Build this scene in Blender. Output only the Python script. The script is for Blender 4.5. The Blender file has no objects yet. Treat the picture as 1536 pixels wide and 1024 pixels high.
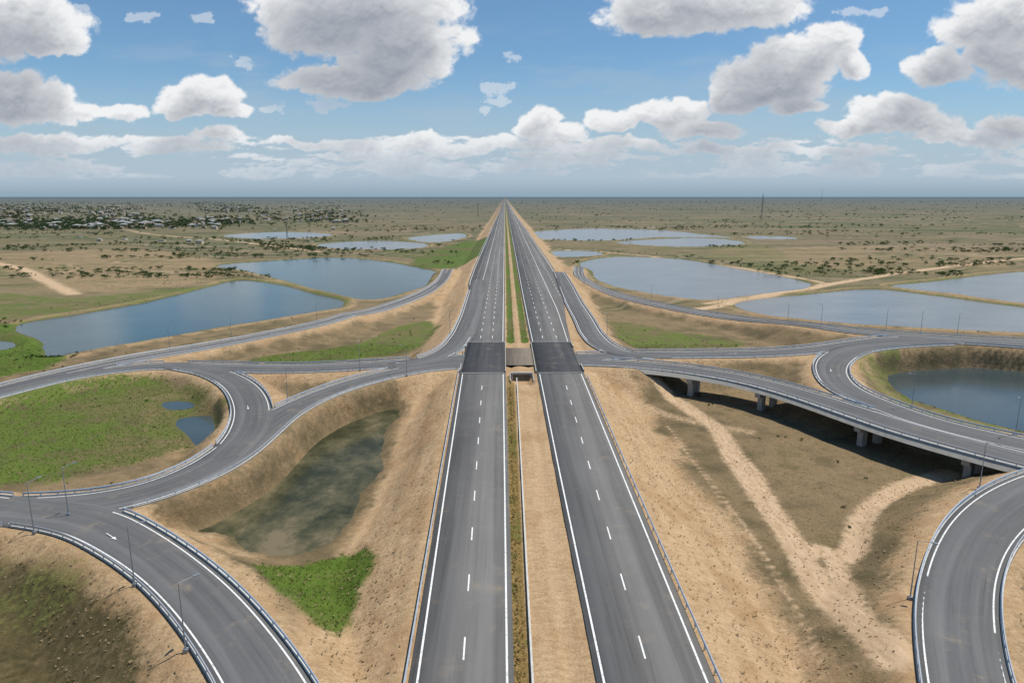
import bpy, math, random, time
import numpy as np
from mathutils import Vector, Euler
random.seed(7); rng=np.random.default_rng(7)
T0=time.time()
scene=bpy.context.scene
# ------------------------------------------------------------------ camera
CAMZ=57.0; HZ=7.0
cam_d=bpy.data.cameras.new("camera"); cam=bpy.data.objects.new("camera",cam_d)
scene.collection.objects.link(cam); scene.camera=cam
cam.location=(0,0,CAMZ); cam_d.lens=24; cam_d.sensor_width=36; cam_d.clip_start=1; cam_d.clip_end=200000
eul=Euler((math.radians(90-12.02),0,math.radians(-0.6)),'XYZ'); cam.rotation_euler=eul
R=np.array(eul.to_matrix())
def ss(a,b,x):
    t=np.clip((np.asarray(x,float)-a)/(b-a),0,1); return t*t*(3-2*t)
def zroad(X,Y):
    X=np.asarray(X,float);Y=np.asarray(Y,float)
    w=3.8*np.maximum(ss(30,110,-X), ss(270,330,Y)*ss(28,48,-X+6))
    fe=ss(30,55,X-6)
    e=3.6*fe*np.maximum(ss(255,300,Y),ss(116,86,Y))
    return HZ-np.where(X<0,w,e)
def survey(px,py,z):
    d=R@np.array([(px-768)/1024,-(py-512)/1024,-1.0]); t=(z-CAMZ)/d[2]; return np.array([d[0]*t,d[1]*t])
def survey_r(px,py):
    z=HZ
    for _ in range(25):
        p=survey(px,py,z); z=0.5*z+0.5*float(zroad(p[0],p[1]))
    return p
# ------------------------------------------------------------------ noise
TAB=rng.random((8,256,256))
def vn(x,y,s=0):
    x=np.asarray(x,float);y=np.asarray(y,float)
    xi=np.floor(x).astype(np.int64);yi=np.floor(y).astype(np.int64);fx=x-xi;fy=y-yi
    fx=fx*fx*fx*(fx*(fx*6-15)+10);fy=fy*fy*fy*(fy*(fy*6-15)+10)
    t=TAB[s%8];a=t[yi&255,xi&255];b=t[yi&255,(xi+1)&255];c=t[(yi+1)&255,xi&255];d=t[(yi+1)&255,(xi+1)&255]
    return (a*(1-fx)+b*fx)*(1-fy)+(c*(1-fx)+d*fx)*fy
def fbm(x,y,o=5,s=0,g=0.5):
    r=0;a=1;n=0
    for i in range(o):
        f=2.03**i; ca,sa=math.cos(i*1.1),math.sin(i*1.1)
        r=r+a*vn((x*ca-y*sa)*f+i*17.3,(x*sa+y*ca)*f+i*9.7,s+i); n+=a;a*=g
    return r/n
def billow(x,y,o=5,s=0,g=0.5):
    r=0;a=1;n=0
    for i in range(o):
        f=2.1**i; ca,sa=math.cos(i*1.3),math.sin(i*1.3)
        r=r+a*(1-np.abs(2*vn((x*ca-y*sa)*f+i*7.3,(x*sa+y*ca)*f+i*19.7,s+i)-1)); n+=a;a*=g
    return r/n
JIT=rng.random((2,128,128))
def cell(x,y):
    xi=np.floor(x).astype(np.int64);yi=np.floor(y).astype(np.int64);best=np.full(np.shape(x),9.)
    for a in(-1,0,1):
        for b in(-1,0,1):
            cx=xi+a;cy=yi+b; jx=JIT[0][cy&127,cx&127];jy=JIT[1][cy&127,cx&127]
            best=np.minimum(best,(cx+jx-x)**2+(cy+jy-y)**2)
    return 1-np.clip(best,0,1)
def puff(x,y,o=4,g=.55):
    r=0;a=1;n=0
    for i in range(o):
        f=2.05**i; r=r+a*cell(x*f+i*13.7,y*f+i*5.1); n+=a;a*=g
    return r/n
# ------------------------------------------------------------------ mesh helpers
def mk(name,verts,faces,mat=None,smooth=False,uv=None):
    me=bpy.data.meshes.new(name)
    verts=np.asarray(verts,dtype=np.float32).reshape(-1,3)
    if isinstance(faces,np.ndarray):
        k=faces.shape[1];n=len(faces)
        me.vertices.add(len(verts));me.vertices.foreach_set('co',verts.ravel())
        me.loops.add(n*k);me.loops.foreach_set('vertex_index',faces.astype(np.int32).ravel())
        me.polygons.add(n);me.polygons.foreach_set('loop_start',np.arange(0,n*k,k,dtype=np.int32))
        me.update(calc_edges=True)
    else:
        me.from_pydata([tuple(map(float,v)) for v in verts],[],faces); me.update()
    if uv is not None:
        l=me.uv_layers.new(name="UVMap"); vi=np.zeros(len(me.loops),dtype=np.int32); me.loops.foreach_get('vertex_index',vi)
        l.data.foreach_set('uv',np.asarray(uv,dtype=np.float32)[vi].ravel())
    if smooth: me.polygons.foreach_set('use_smooth',np.ones(len(me.polygons),dtype=bool))
    if mat: me.materials.append(mat)
    ob=bpy.data.objects.new(name,me); scene.collection.objects.link(ob); return ob
class MB:
    def __init__(s): s.v=[];s.f=[]
    def add(s,vs,fs):
        b=len(s.v); s.v+= [tuple(map(float,v)) for v in vs]; s.f+=[tuple(b+i for i in f) for f in fs]
    def box(s,c,sz,yaw=0,taper=1.0):
        cx,cy,cz=c;a,b,h=[q/2 for q in sz];ca,sa=math.cos(yaw),math.sin(yaw);vs=[]
        for dz,k in((-h,1),(h,taper)):
            for dx,dy in((-a,-b),(a,-b),(a,b),(-a,b)):
                dx*=k;dy*=k
                vs.append((cx+dx*ca-dy*sa,cy+dx*sa+dy*ca,cz+dz))
        s.add(vs,[(3,2,1,0),(4,5,6,7),(0,1,5,4),(1,2,6,5),(2,3,7,6),(3,0,4,7)])
    def tube(s,p,q,r0,r1,n=6):
        p=Vector(p);q=Vector(q);d=(q-p).normalized();u=d.orthogonal().normalized();w=d.cross(u);vs=[]
        for c,r in((p,r0),(q,r1)):
            for i in range(n):
                a=2*math.pi*i/n; vs.append(c+u*(r*math.cos(a))+w*(r*math.sin(a)))
        s.add(vs,[(i,(i+1)%n,n+(i+1)%n,n+i) for i in range(n)]+[tuple(range(n))[::-1],tuple(range(n,2*n))])
    def obj(s,name,mat,smooth=False): return mk(name,s.v,s.f,mat,smooth)
# ------------------------------------------------------------------ node helpers
class G:
    def __init__(s,name,world=False):
        s.m=bpy.data.materials.new(name); s.m.use_nodes=True; s.nt=s.m.node_tree; s.nt.nodes.clear()
        s.out=s.n('ShaderNodeOutputMaterial')
    def n(s,t,**k):
        x=s.nt.nodes.new(t)
        for a,b in k.items(): setattr(x,a,b)
        return x
    def L(s,a,b): s.nt.links.new(a,b)
    def put(s,sock,v):
        if isinstance(v,bpy.types.NodeSocket): s.L(v,sock)
        elif isinstance(v,(tuple,list)):
            sock.default_value=(*v,1.0)[:4] if len(sock.default_value)==4 else v
        else: sock.default_value=v
    def math(s,op,a,b=0,c=None,clamp=False):
        x=s.n('ShaderNodeMath',operation=op,use_clamp=clamp); s.put(x.inputs[0],a); s.put(x.inputs[1],b)
        if c is not None: s.put(x.inputs[2],c)
        return x.outputs[0]
    def mix(s,f,a,b,bt='MIX'):
        x=s.n('ShaderNodeMix',data_type='RGBA',blend_type=bt); s.put(x.inputs[0],f)
        s.put(x.inputs[6],a);s.put(x.inputs[7],b); return x.outputs[2]
    def noise(s,vec,scale,detail=4,rough=.55,dist=0):
        x=s.n('ShaderNodeTexNoise'); s.L(vec,x.inputs['Vector']); x.inputs['Scale'].default_value=scale
        x.inputs['Detail'].default_value=detail; x.inputs['Roughness'].default_value=rough; x.inputs['Distortion'].default_value=dist
        return x.outputs['Fac']
    def ms(s,vec,sc):
        x=s.n('ShaderNodeVectorMath',operation='MULTIPLY'); s.L(vec,x.inputs[0]); x.inputs[1].default_value=sc; return x.outputs[0]
    def ramp(s,f,stops,interp='LINEAR'):
        x=s.n('ShaderNodeValToRGB'); s.L(f,x.inputs[0]); cr=x.color_ramp; cr.interpolation=interp
        while len(cr.elements)<len(stops): cr.elements.new(0.5)
        for e,(p,c) in zip(cr.elements,stops): e.position=p; e.color=(*c,1) if len(c)==3 else c
        return x.outputs[0]
    def sst(s,v,a,b):
        x=s.n('ShaderNodeMapRange',interpolation_type='SMOOTHSTEP'); s.put(x.inputs[0],v); x.inputs[1].default_value=a;x.inputs[2].default_value=b; return x.outputs[0]
    def pos(s): return s.n('ShaderNodeNewGeometry').outputs['Position']
    def bsdf(s,col,rough=.9,spec=.2,metal=0,bump=None,bs=.5,bd=.1):
        b=s.n('ShaderNodeBsdfPrincipled'); s.put(b.inputs['Base Color'],col); s.put(b.inputs['Roughness'],rough)
        s.put(b.inputs['Specular IOR Level'],spec); s.put(b.inputs['Metallic'],metal)
        if bump is not None:
            x=s.n('ShaderNodeBump'); x.inputs['Strength'].default_value=bs; x.inputs['Distance'].default_value=bd
            s.L(bump,x.inputs['Height']); s.L(x.outputs[0],b.inputs['Normal'])
        s.L(b.outputs[0],s.out.inputs[0]); return s.m
def simple(name,c,rough=.7,spec=.3,metal=0,var=.25,scale=1.5):
    g=G(name); p=g.pos(); n=g.noise(p,scale,5)
    col=g.mix(n,tuple(x*(1-var) for x in c),tuple(x*(1+var) for x in c)); return g.bsdf(col,rough,spec,metal)
# ---- ground
def mat_ground():
    g=G("ground"); p=g.pos(); sep=g.n('ShaderNodeSeparateXYZ'); g.L(p,sep.inputs[0]); Y=sep.outputs[1]
    a1=g.n('ShaderNodeAttribute',attribute_name='m1'); s1=g.n('ShaderNodeSeparateColor'); g.L(a1.outputs['Color'],s1.inputs[0])
    a2=g.n('ShaderNodeAttribute',attribute_name='m2'); s2=g.n('ShaderNodeSeparateColor'); g.L(a2.outputs['Color'],s2.inputs[0])
    nb=g.noise(p,.018,7,.6); nm=g.noise(p,.12,7,.62); nf=g.noise(p,.9,6,.65); nx=g.noise(p,4,4,.7)
    dry=g.ramp(g.math('ADD',g.math('MULTIPLY',nb,.4),g.math('MULTIPLY',nm,.6)),[(.36,(.10,.082,.04)),(.46,(.175,.13,.07)),(.54,(.27,.19,.105)),(.64,(.17,.13,.062))])
    dry=g.mix(g.math('MULTIPLY',g.sst(nx,.46,.62),.5),dry,(.09,.07,.035))
    # distant fields
    w=g.n('ShaderNodeTexNoise'); g.L(g.ms(p,(.002,.004,0)),w.inputs['Vector']); w.inputs['Scale'].default_value=1.5
    vv=g.n('ShaderNodeVectorMath',operation='ADD'); g.L(g.ms(p,(.0040,.0085,0)),vv.inputs[0]); g.L(w.outputs['Color'],vv.inputs[1])
    vo=g.n('ShaderNodeTexVoronoi'); g.L(vv.outputs[0],vo.inputs['Vector']); vo.inputs['Scale'].default_value=1.0
    ve=g.n('ShaderNodeTexVoronoi',feature='DISTANCE_TO_EDGE'); g.L(vv.outputs[0],ve.inputs['Vector']); ve.inputs['Scale'].default_value=1.0
    sv=g.n('ShaderNodeSeparateColor'); g.L(vo.outputs['Color'],sv.inputs[0])
    fld=g.ramp(sv.outputs[0],[(0,(.10,.105,.04)),(.2,(.23,.165,.095)),(.4,(.12,.12,.042)),(.58,(.27,.195,.12)),(.72,(.20,.15,.08)),(.86,(.065,.095,.026)),(1,(.22,.165,.10))])
    nl=g.noise(g.ms(p,(.0035,.022,0)),1,9,.66)
    fld=g.mix(.48,fld,g.ramp(nl,[(.38,(.055,.08,.022)),(.44,(.12,.11,.045)),(.50,(.27,.20,.12)),(.56,(.19,.15,.075)),(.62,(.065,.09,.025)),(.7,(.26,.195,.12))]))
    en=g.noise(g.ms(p,(.01,.02,0)),1,5,.6)
    ed=g.math('SUBTRACT',1.0,g.sst(ve.outputs['Distance'],.012,.05))
    fld=g.mix(g.math('MULTIPLY',ed,g.sst(en,.42,.5)),fld,(.045,.07,.02))
    fld=g.mix(g.math('MULTIPLY',g.math('SUBTRACT',1.0,g.sst(ve.outputs['Distance'],.004,.016)),.7),fld,(.33,.25,.16))
    base=g.mix(g.sst(Y,240,420),dry,fld)
    ns=g.noise(g.ms(p,(.010,.045,0)),1,10,.74)
    sc=g.math('MULTIPLY',g.sst(ns,.53,.60),g.sst(Y,260,650))
    base=g.mix(g.math('MULTIPLY',sc,.78),base,(.033,.052,.018))
    sp=g.noise(g.ms(p,(.08,.16,0)),1,6,.75)
    base=g.mix(g.math('MULTIPLY',g.math('MULTIPLY',g.sst(sp,.54,.62),g.sst(Y,230,500)),.5),base,(.05,.06,.024))
    base=g.mix(g.math('MULTIPLY',g.sst(nf,.54,.68),.4),base,(.085,.078,.035))
    # mud/olive
    mud=g.sst(g.math('ADD',s2.outputs[1],g.math('MULTIPLY',g.math('SUBTRACT',nm,.5),1.5)),.2,1.0)
    base=g.mix(mud,base,g.ramp(g.math('ADD',g.math('MULTIPLY',nf,.6),g.math('MULTIPLY',nb,.4)),[(.36,(.06,.05,.02)),(.50,(.105,.082,.036)),(.62,(.19,.14,.075))]))
    # sand
    dv=g.n('ShaderNodeVectorMath',operation='ADD'); g.L(g.ms(p,(.55,1.5,.3)),dv.inputs[0]); g.L(g.ms(w.outputs['Color'],(3,3,0)),dv.inputs[1])
    st=g.noise(dv.outputs[0],1,8,.74); st2=g.noise(g.ms(p,(1.2,.25,.3)),1,5,.6)
    ny2=g.noise(g.ms(p,(.5,.035,.3)),1,5,.6)
    snd=g.ramp(g.math('ADD',g.math('ADD',g.math('MULTIPLY',st,.4),g.math('MULTIPLY',nx,.4)),g.math('MULTIPLY',ny2,.2)),[(.34,(.20,.13,.065)),(.45,(.36,.24,.13)),(.54,(.48,.335,.19)),(.66,(.58,.43,.27))])
    snd=g.mix(g.math('MULTIPLY',g.sst(nm,.46,.66),.65),snd,(.33,.20,.10))
    sm=g.sst(g.math('ADD',s1.outputs[0],g.math('MULTIPLY',g.math('SUBTRACT',g.math('MULTIPLY',g.math('ADD',nm,nf),.5),.5),1.7)),.2,.8)
    base=g.mix(sm,base,snd)
    # green
    gr=g.ramp(g.math('ADD',g.math('MULTIPLY',nf,.5),g.math('MULTIPLY',nm,.5)),[(.34,(.045,.065,.014)),(.45,(.075,.12,.016)),(.54,(.10,.155,.022)),(.62,(.15,.155,.045)),(.72,(.2,.16,.08))])
    gr=g.mix(g.math('MULTIPLY',g.sst(nx,.48,.66),.65),gr,(.045,.065,.012))
    gr=g.mix(g.math('MULTIPLY',g.sst(nb,.47,.6),.7),gr,(.13,.11,.045))
    gm=g.sst(g.math('ADD',s1.outputs[1],g.math('MULTIPLY',g.math('SUBTRACT',g.math('MULTIPLY',g.math('ADD',nm,nf),.5),.5),2.4)),.3,.8)
    base=g.mix(gm,base,gr)
    # track
    tk=g.sst(g.math('ADD',s1.outputs[2],g.math('MULTIPLY',g.math('SUBTRACT',nf,.5),.9)),.15,.75)
    base=g.mix(g.math('MULTIPLY',tk,.92),base,g.ramp(st2,[(.3,(.44,.295,.17)),(.7,(.60,.44,.28))]))
    # brown dry grass strip
    bm=g.sst(g.math('ADD',s2.outputs[2],g.math('MULTIPLY',g.math('SUBTRACT',nf,.5),1.1)),.3,.75)
    bg_=g.ramp(nx,[(.3,(.10,.075,.025)),(.5,(.22,.145,.05)),(.7,(.34,.25,.11))]); bg_=g.mix(g.math('MULTIPLY',g.sst(nm,.48,.62),.7),bg_,(.09,.115,.025))
    base=g.mix(bm,base,bg_)
    base=g.mix(g.math('MULTIPLY',s2.outputs[0],.6),base,(.11,.085,.045))
    haze_tint=g.math('SUBTRACT',1.0,g.math('POWER',2.718,g.math('MULTIPLY',Y,-1/7000.)),clamp=True)
    base=g.mix(g.math('MULTIPLY',haze_tint,.92),base,(.075,.115,.14))  # distance haze painted into the base colour, growing with world Y
    h=g.math('ADD',g.math('MULTIPLY',nf,.8),g.math('MULTIPLY',st,.35)); h=g.math('ADD',h,g.math('MULTIPLY',nx,.35))
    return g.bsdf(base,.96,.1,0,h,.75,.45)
def mat_asphalt(name,c0,c1,patch=True):
    g=G(name); uv=g.n('ShaderNodeUVMap').outputs[0]; p=g.pos()
    a=g.noise(g.ms(uv,(1.1,.02,0)),1,4,.6); b=g.noise(p,.06,6,.6); c=g.noise(p,3,5,.7)
    f=g.math('ADD',g.math('ADD',g.math('MULTIPLY',a,.5),g.math('MULTIPLY',b,.3)),g.math('MULTIPLY',c,.2))
    col=g.ramp(f,[(.38,c0),(.60,c1)])
    d=g.noise(p,.25,8,.7); col=g.mix(g.math('MULTIPLY',g.sst(d,.54,.74),.55),col,(.26,.21,.15))
    k=g.noise(g.ms(uv,(3,.05,0)),1,3,.6); col=g.mix(g.math('MULTIPLY',g.sst(k,.56,.75),.5),col,tuple(x*.55 for x in c0))
    t=g.noise(g.ms(uv,(.3,.006,0)),1,2,.5); col=g.mix(g.math('MULTIPLY',g.sst(t,.48,.58),.35),col,tuple(x*1.35 for x in c1))
    return g.bsdf(col,.85,.25,0,c,.2,.02)
def mat_water(name,col,col2,rough=.12,sc=.03):
    g=G(name); p=g.pos(); n=g.noise(g.ms(p,(sc,sc*1.8,0)),1,6,.6)
    c=g.ramp(n,[(.35,col),(.65,col2)]); w=g.noise(g.ms(p,(1.0,1.6,1)),1.5,3,.6)
    m=g.bsdf(c,rough,.5,0,w,.2,.12); m.node_tree.nodes['Principled BSDF'].inputs['IOR'].default_value=1.33; return m
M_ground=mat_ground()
M_hw=mat_asphalt("asphalt",(.098,.095,.089),(.150,.145,.137))
M_ramp=mat_asphalt("ramp_asphalt",(.086,.086,.086),(.135,.134,.131))
M_deck=mat_asphalt("deck_asphalt",(.040,.041,.043),(.066,.066,.068))
def mat_paint():
    g=G("white_paint"); p=g.pos(); n=g.noise(p,2.5,6,.7); c=g.mix(g.sst(n,.48,.72),(.74,.74,.71),(.32,.31,.29)); return g.bsdf(c,.6,.3)
M_paint=mat_paint()
M_conc=simple("concrete",(.34,.33,.30),.85,.2,0,.3,.8)
M_pale=simple("pale_concrete",(.50,.49,.45),.85,.2,0,.35,1.2)
M_galv=simple("galvanised_steel",(.46,.50,.55),.45,.5,.35,.4,3)
M_pole=simple("pole_steel",(.30,.32,.34),.5,.4,.5,.2,1)
M_water_w=mat_water("pond_water_blue",(.020,.052,.062),(.032,.068,.076),.13)
M_water_e=mat_water("pond_water_grey",(.13,.145,.15),(.17,.18,.18),.2)
M_water_s=mat_water("pond_water_dark",(.04,.058,.062),(.055,.075,.075),.12)
def mat_murk():
    g=G("murky_water"); p=g.pos(); n=g.noise(g.ms(p,(.11,.08,0)),1,8,.7); m=g.noise(p,.6,5,.65)
    sp=g.n('ShaderNodeSeparateXYZ'); g.L(p,sp.inputs[0]); n2=g.math('ADD',n,g.math('MULTIPLY',g.sst(sp.outputs[1],105,150),-.09))
    n2=g.math('ADD',n2,g.math('MULTIPLY',g.math('SUBTRACT',m,.5),.12))
    c=g.ramp(n2,[(.33,(.032,.036,.020)),(.43,(.062,.062,.034)),(.52,(.105,.094,.052)),(.60,(.165,.135,.08))])
    w=g.noise(p,2,3); m=g.bsdf(c,.18,.3,0,w,.12,.05); m.node_tree.nodes['Principled BSDF'].inputs['IOR'].default_value=1.2; return m
M_murk=mat_murk()
# ------------------------------------------------------------------ roads
def catmull(P,step=1.5,closed=False):
    P=np.asarray(P,float);n=len(P);out=[]
    rngi=range(n) if closed else range(n-1)
    for i in rngi:
        if closed: p0,p1,p2,p3=P[(i-1)%n],P[i],P[(i+1)%n],P[(i+2)%n]
        else: p1,p2=P[i],P[i+1]; p0=P[i-1] if i>0 else 2*p1-p2; p3=P[i+2] if i+2<n else 2*p2-p1
        d=np.linalg.norm(p2[:2]-p1[:2]); k=max(2,int(d/step))
        d0=max(np.linalg.norm(p1[:2]-p0[:2]),1e-6);d2=max(np.linalg.norm(p3[:2]-p2[:2]),1e-6);d=max(d,1e-6)
        m1=d*(((p1-p0)/d0)*d+((p2-p1)/d)*d0)/(d0+d); m2=d*(((p2-p1)/d)*d2+((p3-p2)/d2)*d)/(d2+d)
        for j in range(k):
            t=j/k;t2=t*t;t3=t2*t
            out.append((2*t3-3*t2+1)*p1+(t3-2*t2+t)*m1+(-2*t3+3*t2)*p2+(t3-t2)*m2)
    if not closed: out.append(P[-1])
    return np.array(out)
ROADS=[]
def road(name,pts,bridge=None,center=None,gl=True,gr=True):
    W=np.array([[*survey_r(a,b),w] for a,b,w in pts]); S=catmull(W,1.6)
    for _ in range(10):
        S[1:-1]=.25*S[:-2]+.5*S[1:-1]+.25*S[2:]
    T=np.gradient(S[:,:2],axis=0);T/=np.linalg.norm(T,axis=1)[:,None]+1e-9;Nn=np.stack([-T[:,1],T[:,0]],1)
    s=np.concatenate([[0],np.cumsum(np.linalg.norm(np.diff(S[:,:2],axis=0),axis=1))])
    r=dict(name=name,P=S[:,:2],w=S[:,2],T=T,N=Nn,s=s,off=.012*(len(ROADS)+1),center=center,gl=gl,gr=gr)
    r['bridge']=np.zeros(len(S),bool) if bridge is None else bridge(S[:,0],S[:,1])
    ROADS.append(r); return r
road("ramp_road",[(672,404,8),(655,428,8),(620,447,9),(560,467,9.5),(480,486,9.5),(400,503,9.5),(300,522,9.5),(200,539,10),(100,560,10),(0,585,10),(-120,618,10)],center='solid')
road("cross_road",[(712,536,12),(660,541,11),(600,545,11),(500,551,11),(400,553,11),(320,550,10),(230,549,10),(120,562,10),(0,590,10),(-120,622,10)],center='dash')
road("loop_road",[(705,546,10),(640,551,10),(580,562,10),(520,578,10),(465,599,10),(420,622,11),(380,652,12),(335,688,12),(285,715,12),(215,740,12),(130,757,12),(40,765,12),(-100,766,12)])
road("slip_road",[(255,547,9),(310,556,9),(350,572,9.5),(372,595,10),(378,622,10),(366,655,10),(335,686,9)])
road("ramp_road",[(-100,752,10),(-20,762,10),(70,771,10),(135,783,10),(190,810,9.5),(250,850,9),(308,903,9),(355,960,9),(398,1024,9),(432,1090,9),(470,1180,9),(510,1300,9)])
road("merge_ramp",[(590,549,8),(640,540,8.5),(672,526,9),(690,507,9),(702,482,9),(711,450,9),(717,420,8)])
road("service_road",[(868,400,7),(876,420,7.5),(908,437,8),(960,452,8.5),(1040,468,9),(1150,483,9.5),(1280,497,10),(1400,506,10.5),(1536,514,11),(1700,524,11)],center='solid')
road("cross_road",[(850,538,11),(940,533,10),(1040,532,10),(1150,530,10),(1230,524,10),(1290,515,10),(1350,509,10),(1450,513,10),(1600,524,10)],center='dash')
road("loop_road",[(1420,514,9),(1345,517,10),(1285,524,11),(1252,540,11),(1247,560,10),(1268,584,10),(1325,609,10),(1400,635,10),(1480,655,10),(1560,672,10),(1700,700,10)],bridge=lambda x,y:(y<176))
road("flyover_road",[(850,543,9),(920,545,9),(990,550,9.5),(1060,559,9.5),(1130,572,10),(1200,591,10),(1280,617,10.5),(1360,643,11),(1440,665,11),(1536,690,11),(1700,730,11)],bridge=lambda x,y:(x>36),center='dash')
road("ramp_road",[(1700,700,10),(1620,712,10),(1560,733,10),(1505,765,10),(1465,807,10),(1444,855,10),(1436,905,10),(1438,960,10),(1450,1024,10),(1475,1120,10),(1510,1240,10)],center='dash')
road("merge_ramp",[(985,536,8),(935,531,8.5),(906,519,9),(889,503,9),(876,480,9),(861,455,9),(849,430,9),(838,408,8)])
HY=np.array([-150,62,120,190,232,277,333,400,495,946,2059,6000,45000.])
Lo=np.array([-9.9,-10.2,-11.6,-13.1,-13.4,-14.2,-18,-21.5,-22,-21,-18,-16,-16.])
Li=np.array([.9,.9,.6,.2,0,0,0,0,0,0,0,0,0.])
Ri=np.array([9.6,9.6,9.3,9.2,9,8.8,8.7,8.6,8.6,8.6,8.6,8.6,8.6])
Ro=np.array([22.1,22.1,22.4,22.8,23,25.2,29,33,34,33,28,25,25.])
hLo=lambda y:np.interp(y,HY,Lo);hLi=lambda y:np.interp(y,HY,Li);hRi=lambda y:np.interp(y,HY,Ri);hRo=lambda y:np.interp(y,HY,Ro)
def droad(r,X,Y):
    X=np.asarray(X);Y=np.asarray(Y); D=np.hypot(X[:,None]-r['P'][None,:,0],Y[:,None]-r['P'][None,:,1])-r['w'][None]/2
    return D.min(1)
ysam=np.concatenate([np.arange(-150,600,4.),np.geomspace(600,45000,160)])
def strip(name,xa,xb,ys,z,mat,skirt=.5,uvx=None):
    n=len(ys);a=xa(ys) if callable(xa) else np.full(n,xa);b=xb(ys) if callable(xb) else np.full(n,xb);zz=np.full(n,z)
    if skirt: cols=[(a,zz-skirt),(a,zz),(b,zz),(b,zz-skirt)]
    else: cols=[(a,zz),(b,zz)]
    k=len(cols);V=np.zeros((n,k,3));
    for j,(x,q) in enumerate(cols): V[:,j,0]=x;V[:,j,1]=ys;V[:,j,2]=q
    i=np.arange(n-1)[:,None];j=np.arange(k-1)[None]
    F=np.stack([i*k+j,i*k+j+1,(i+1)*k+j+1,(i+1)*k+j],-1).reshape(-1,4)
    uv=V[:,:,:2].reshape(-1,2)
    return mk(name,V.reshape(-1,3),F,mat,uv=uv)
strip("highway_carriageway",hLo,hLi,ysam,HZ,M_hw); strip("highway_carriageway",hRi,hRo,ysam,HZ,M_hw)
ysd=np.arange(191,233.1,3.)
strip("bridge_deck_surface",lambda y:hLo(y)+.5,lambda y:hLi(y)-.4,ysd,HZ+.2,M_deck,.1); strip("bridge_deck_surface",lambda y:hRi(y)+.5,lambda y:hRo(y)-.5,ysd,HZ+.2,M_deck,.1)
jt=MB()
for yy in(190.6,233.4):
    jt.box((-6.5,yy,HZ+.1),(12.6,.5,.24)); jt.box((16.0,yy,HZ+.1),(12.8,.5,.24))
jt.obj("deck_expansion_joint",M_conc)
lines=MB()
def lineseg(f,y0,y1,w,z=HZ+.02,step=6):
    ys=np.linspace(y0,y1,max(2,int((y1-y0)/step)+1)); x=f(ys)
    vs=[];fs=[]
    for i,(a,b) in enumerate(zip(x,ys)):
        vs+=[(a-w/2,b,z),(a+w/2,b,z)]
        if i: fs.append((2*i-2,2*i-1,2*i+1,2*i))
    lines.add(vs,fs)
mainL=lambda y:np.where(y<232,hLo(y)+.9,np.interp(y,[232,300,500,45000],[-12.5,-13.5,-13.2,-12.5]))
mainR=lambda y:np.where(y<232,hRo(y)-.9,np.interp(y,[232,300,500,45000],[22,23.5,23.5,22]))
for a,b in((-150,190),(234,9000)):
    st=6 if b<300 else 12
    lineseg(lambda y:hLi(y)-.75,a,b,.24,step=st); lineseg(lambda y:hRi(y)+.75,a,b,.24,step=st)
    lineseg(mainL,a,b,.24,step=st); lineseg(mainR,a,b,.24,step=st)
lineseg(lambda y:hLo(y)+.8,345,3000,.28,step=20); lineseg(lambda y:hRo(y)-.8,345,3000,.28,step=20)
y=-148.
while y<2200:
    if not(186<y<236):
        if y<190:
            fL=lambda q:np.interp(q,[62,190],[-4.6,-6.4]); fR=lambda q:np.interp(q,[62,190],[15.4,16.6])
            lineseg(fL,y,y+4,.2); lineseg(fR,y,y+4,.2)
        else:
            for xx in(-4.6,-8.8,13.6,18.6): lineseg(lambda q:q*0+xx,y,y+4.5,.22)
            if y>340:
                for xx in(-17.3,28.5): lineseg(lambda q:q*0+xx,y,y+4.5,.22)
    y+=13.4
lines.obj("highway_markings",M_paint)
def inside_other(k,X,Y,tol):
    bad=np.zeros(len(X),bool)
    for j,r in enumerate(ROADS):
        if j!=k: bad|=droad(r,X,Y)<tol
    bad|=((X>hLo(Y)-tol)&(X<hLi(Y)+tol))|((X>hRi(Y)-tol)&(X<hRo(Y)+tol))|((X>hLi(Y)-.1)&(X<hRi(Y)+.1))
    return bad
def runs(ok):
    out=[];st=None
    for i,v in enumerate(ok):
        if v and st is None: st=i
        if (not v) and st is not None:
            if i-st>2: out.append((st,i))
            st=None
    if st is not None and len(ok)-st>2: out.append((st,len(ok)))
    return out
def sweep(mb,P,N,Z,prof,cap=True):
    n=len(P);k=len(prof);vs=[]
    for i in range(n):
        for o,h in prof: vs.append((P[i,0]+N[i,0]*o,P[i,1]+N[i,1]*o,Z[i]+h))
    fs=[(i*k+j,i*k+(j+1)%k,(i+1)*k+(j+1)%k,(i+1)*k+j) for i in range(n-1) for j in range(k)]
    if cap: fs+=[tuple(range(k))[::-1],tuple((n-1)*k+j for j in range(k))]
    mb.add(vs,fs)
def guard(P,N,Z,side,mb):
    sweep(mb,P,N,Z,[(o*side*1.0,h) for o,h in [(-.06,.45),(.03,.45),(.09,.53),(.03,.62),(.09,.73),(.03,.82),(-.06,.82)]])
    for i in range(0,len(P),2): mb.box((P[i,0],P[i,1],Z[i]+.36),(.16,.16,.8),math.atan2(N[i,1],N[i,0]))
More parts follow.
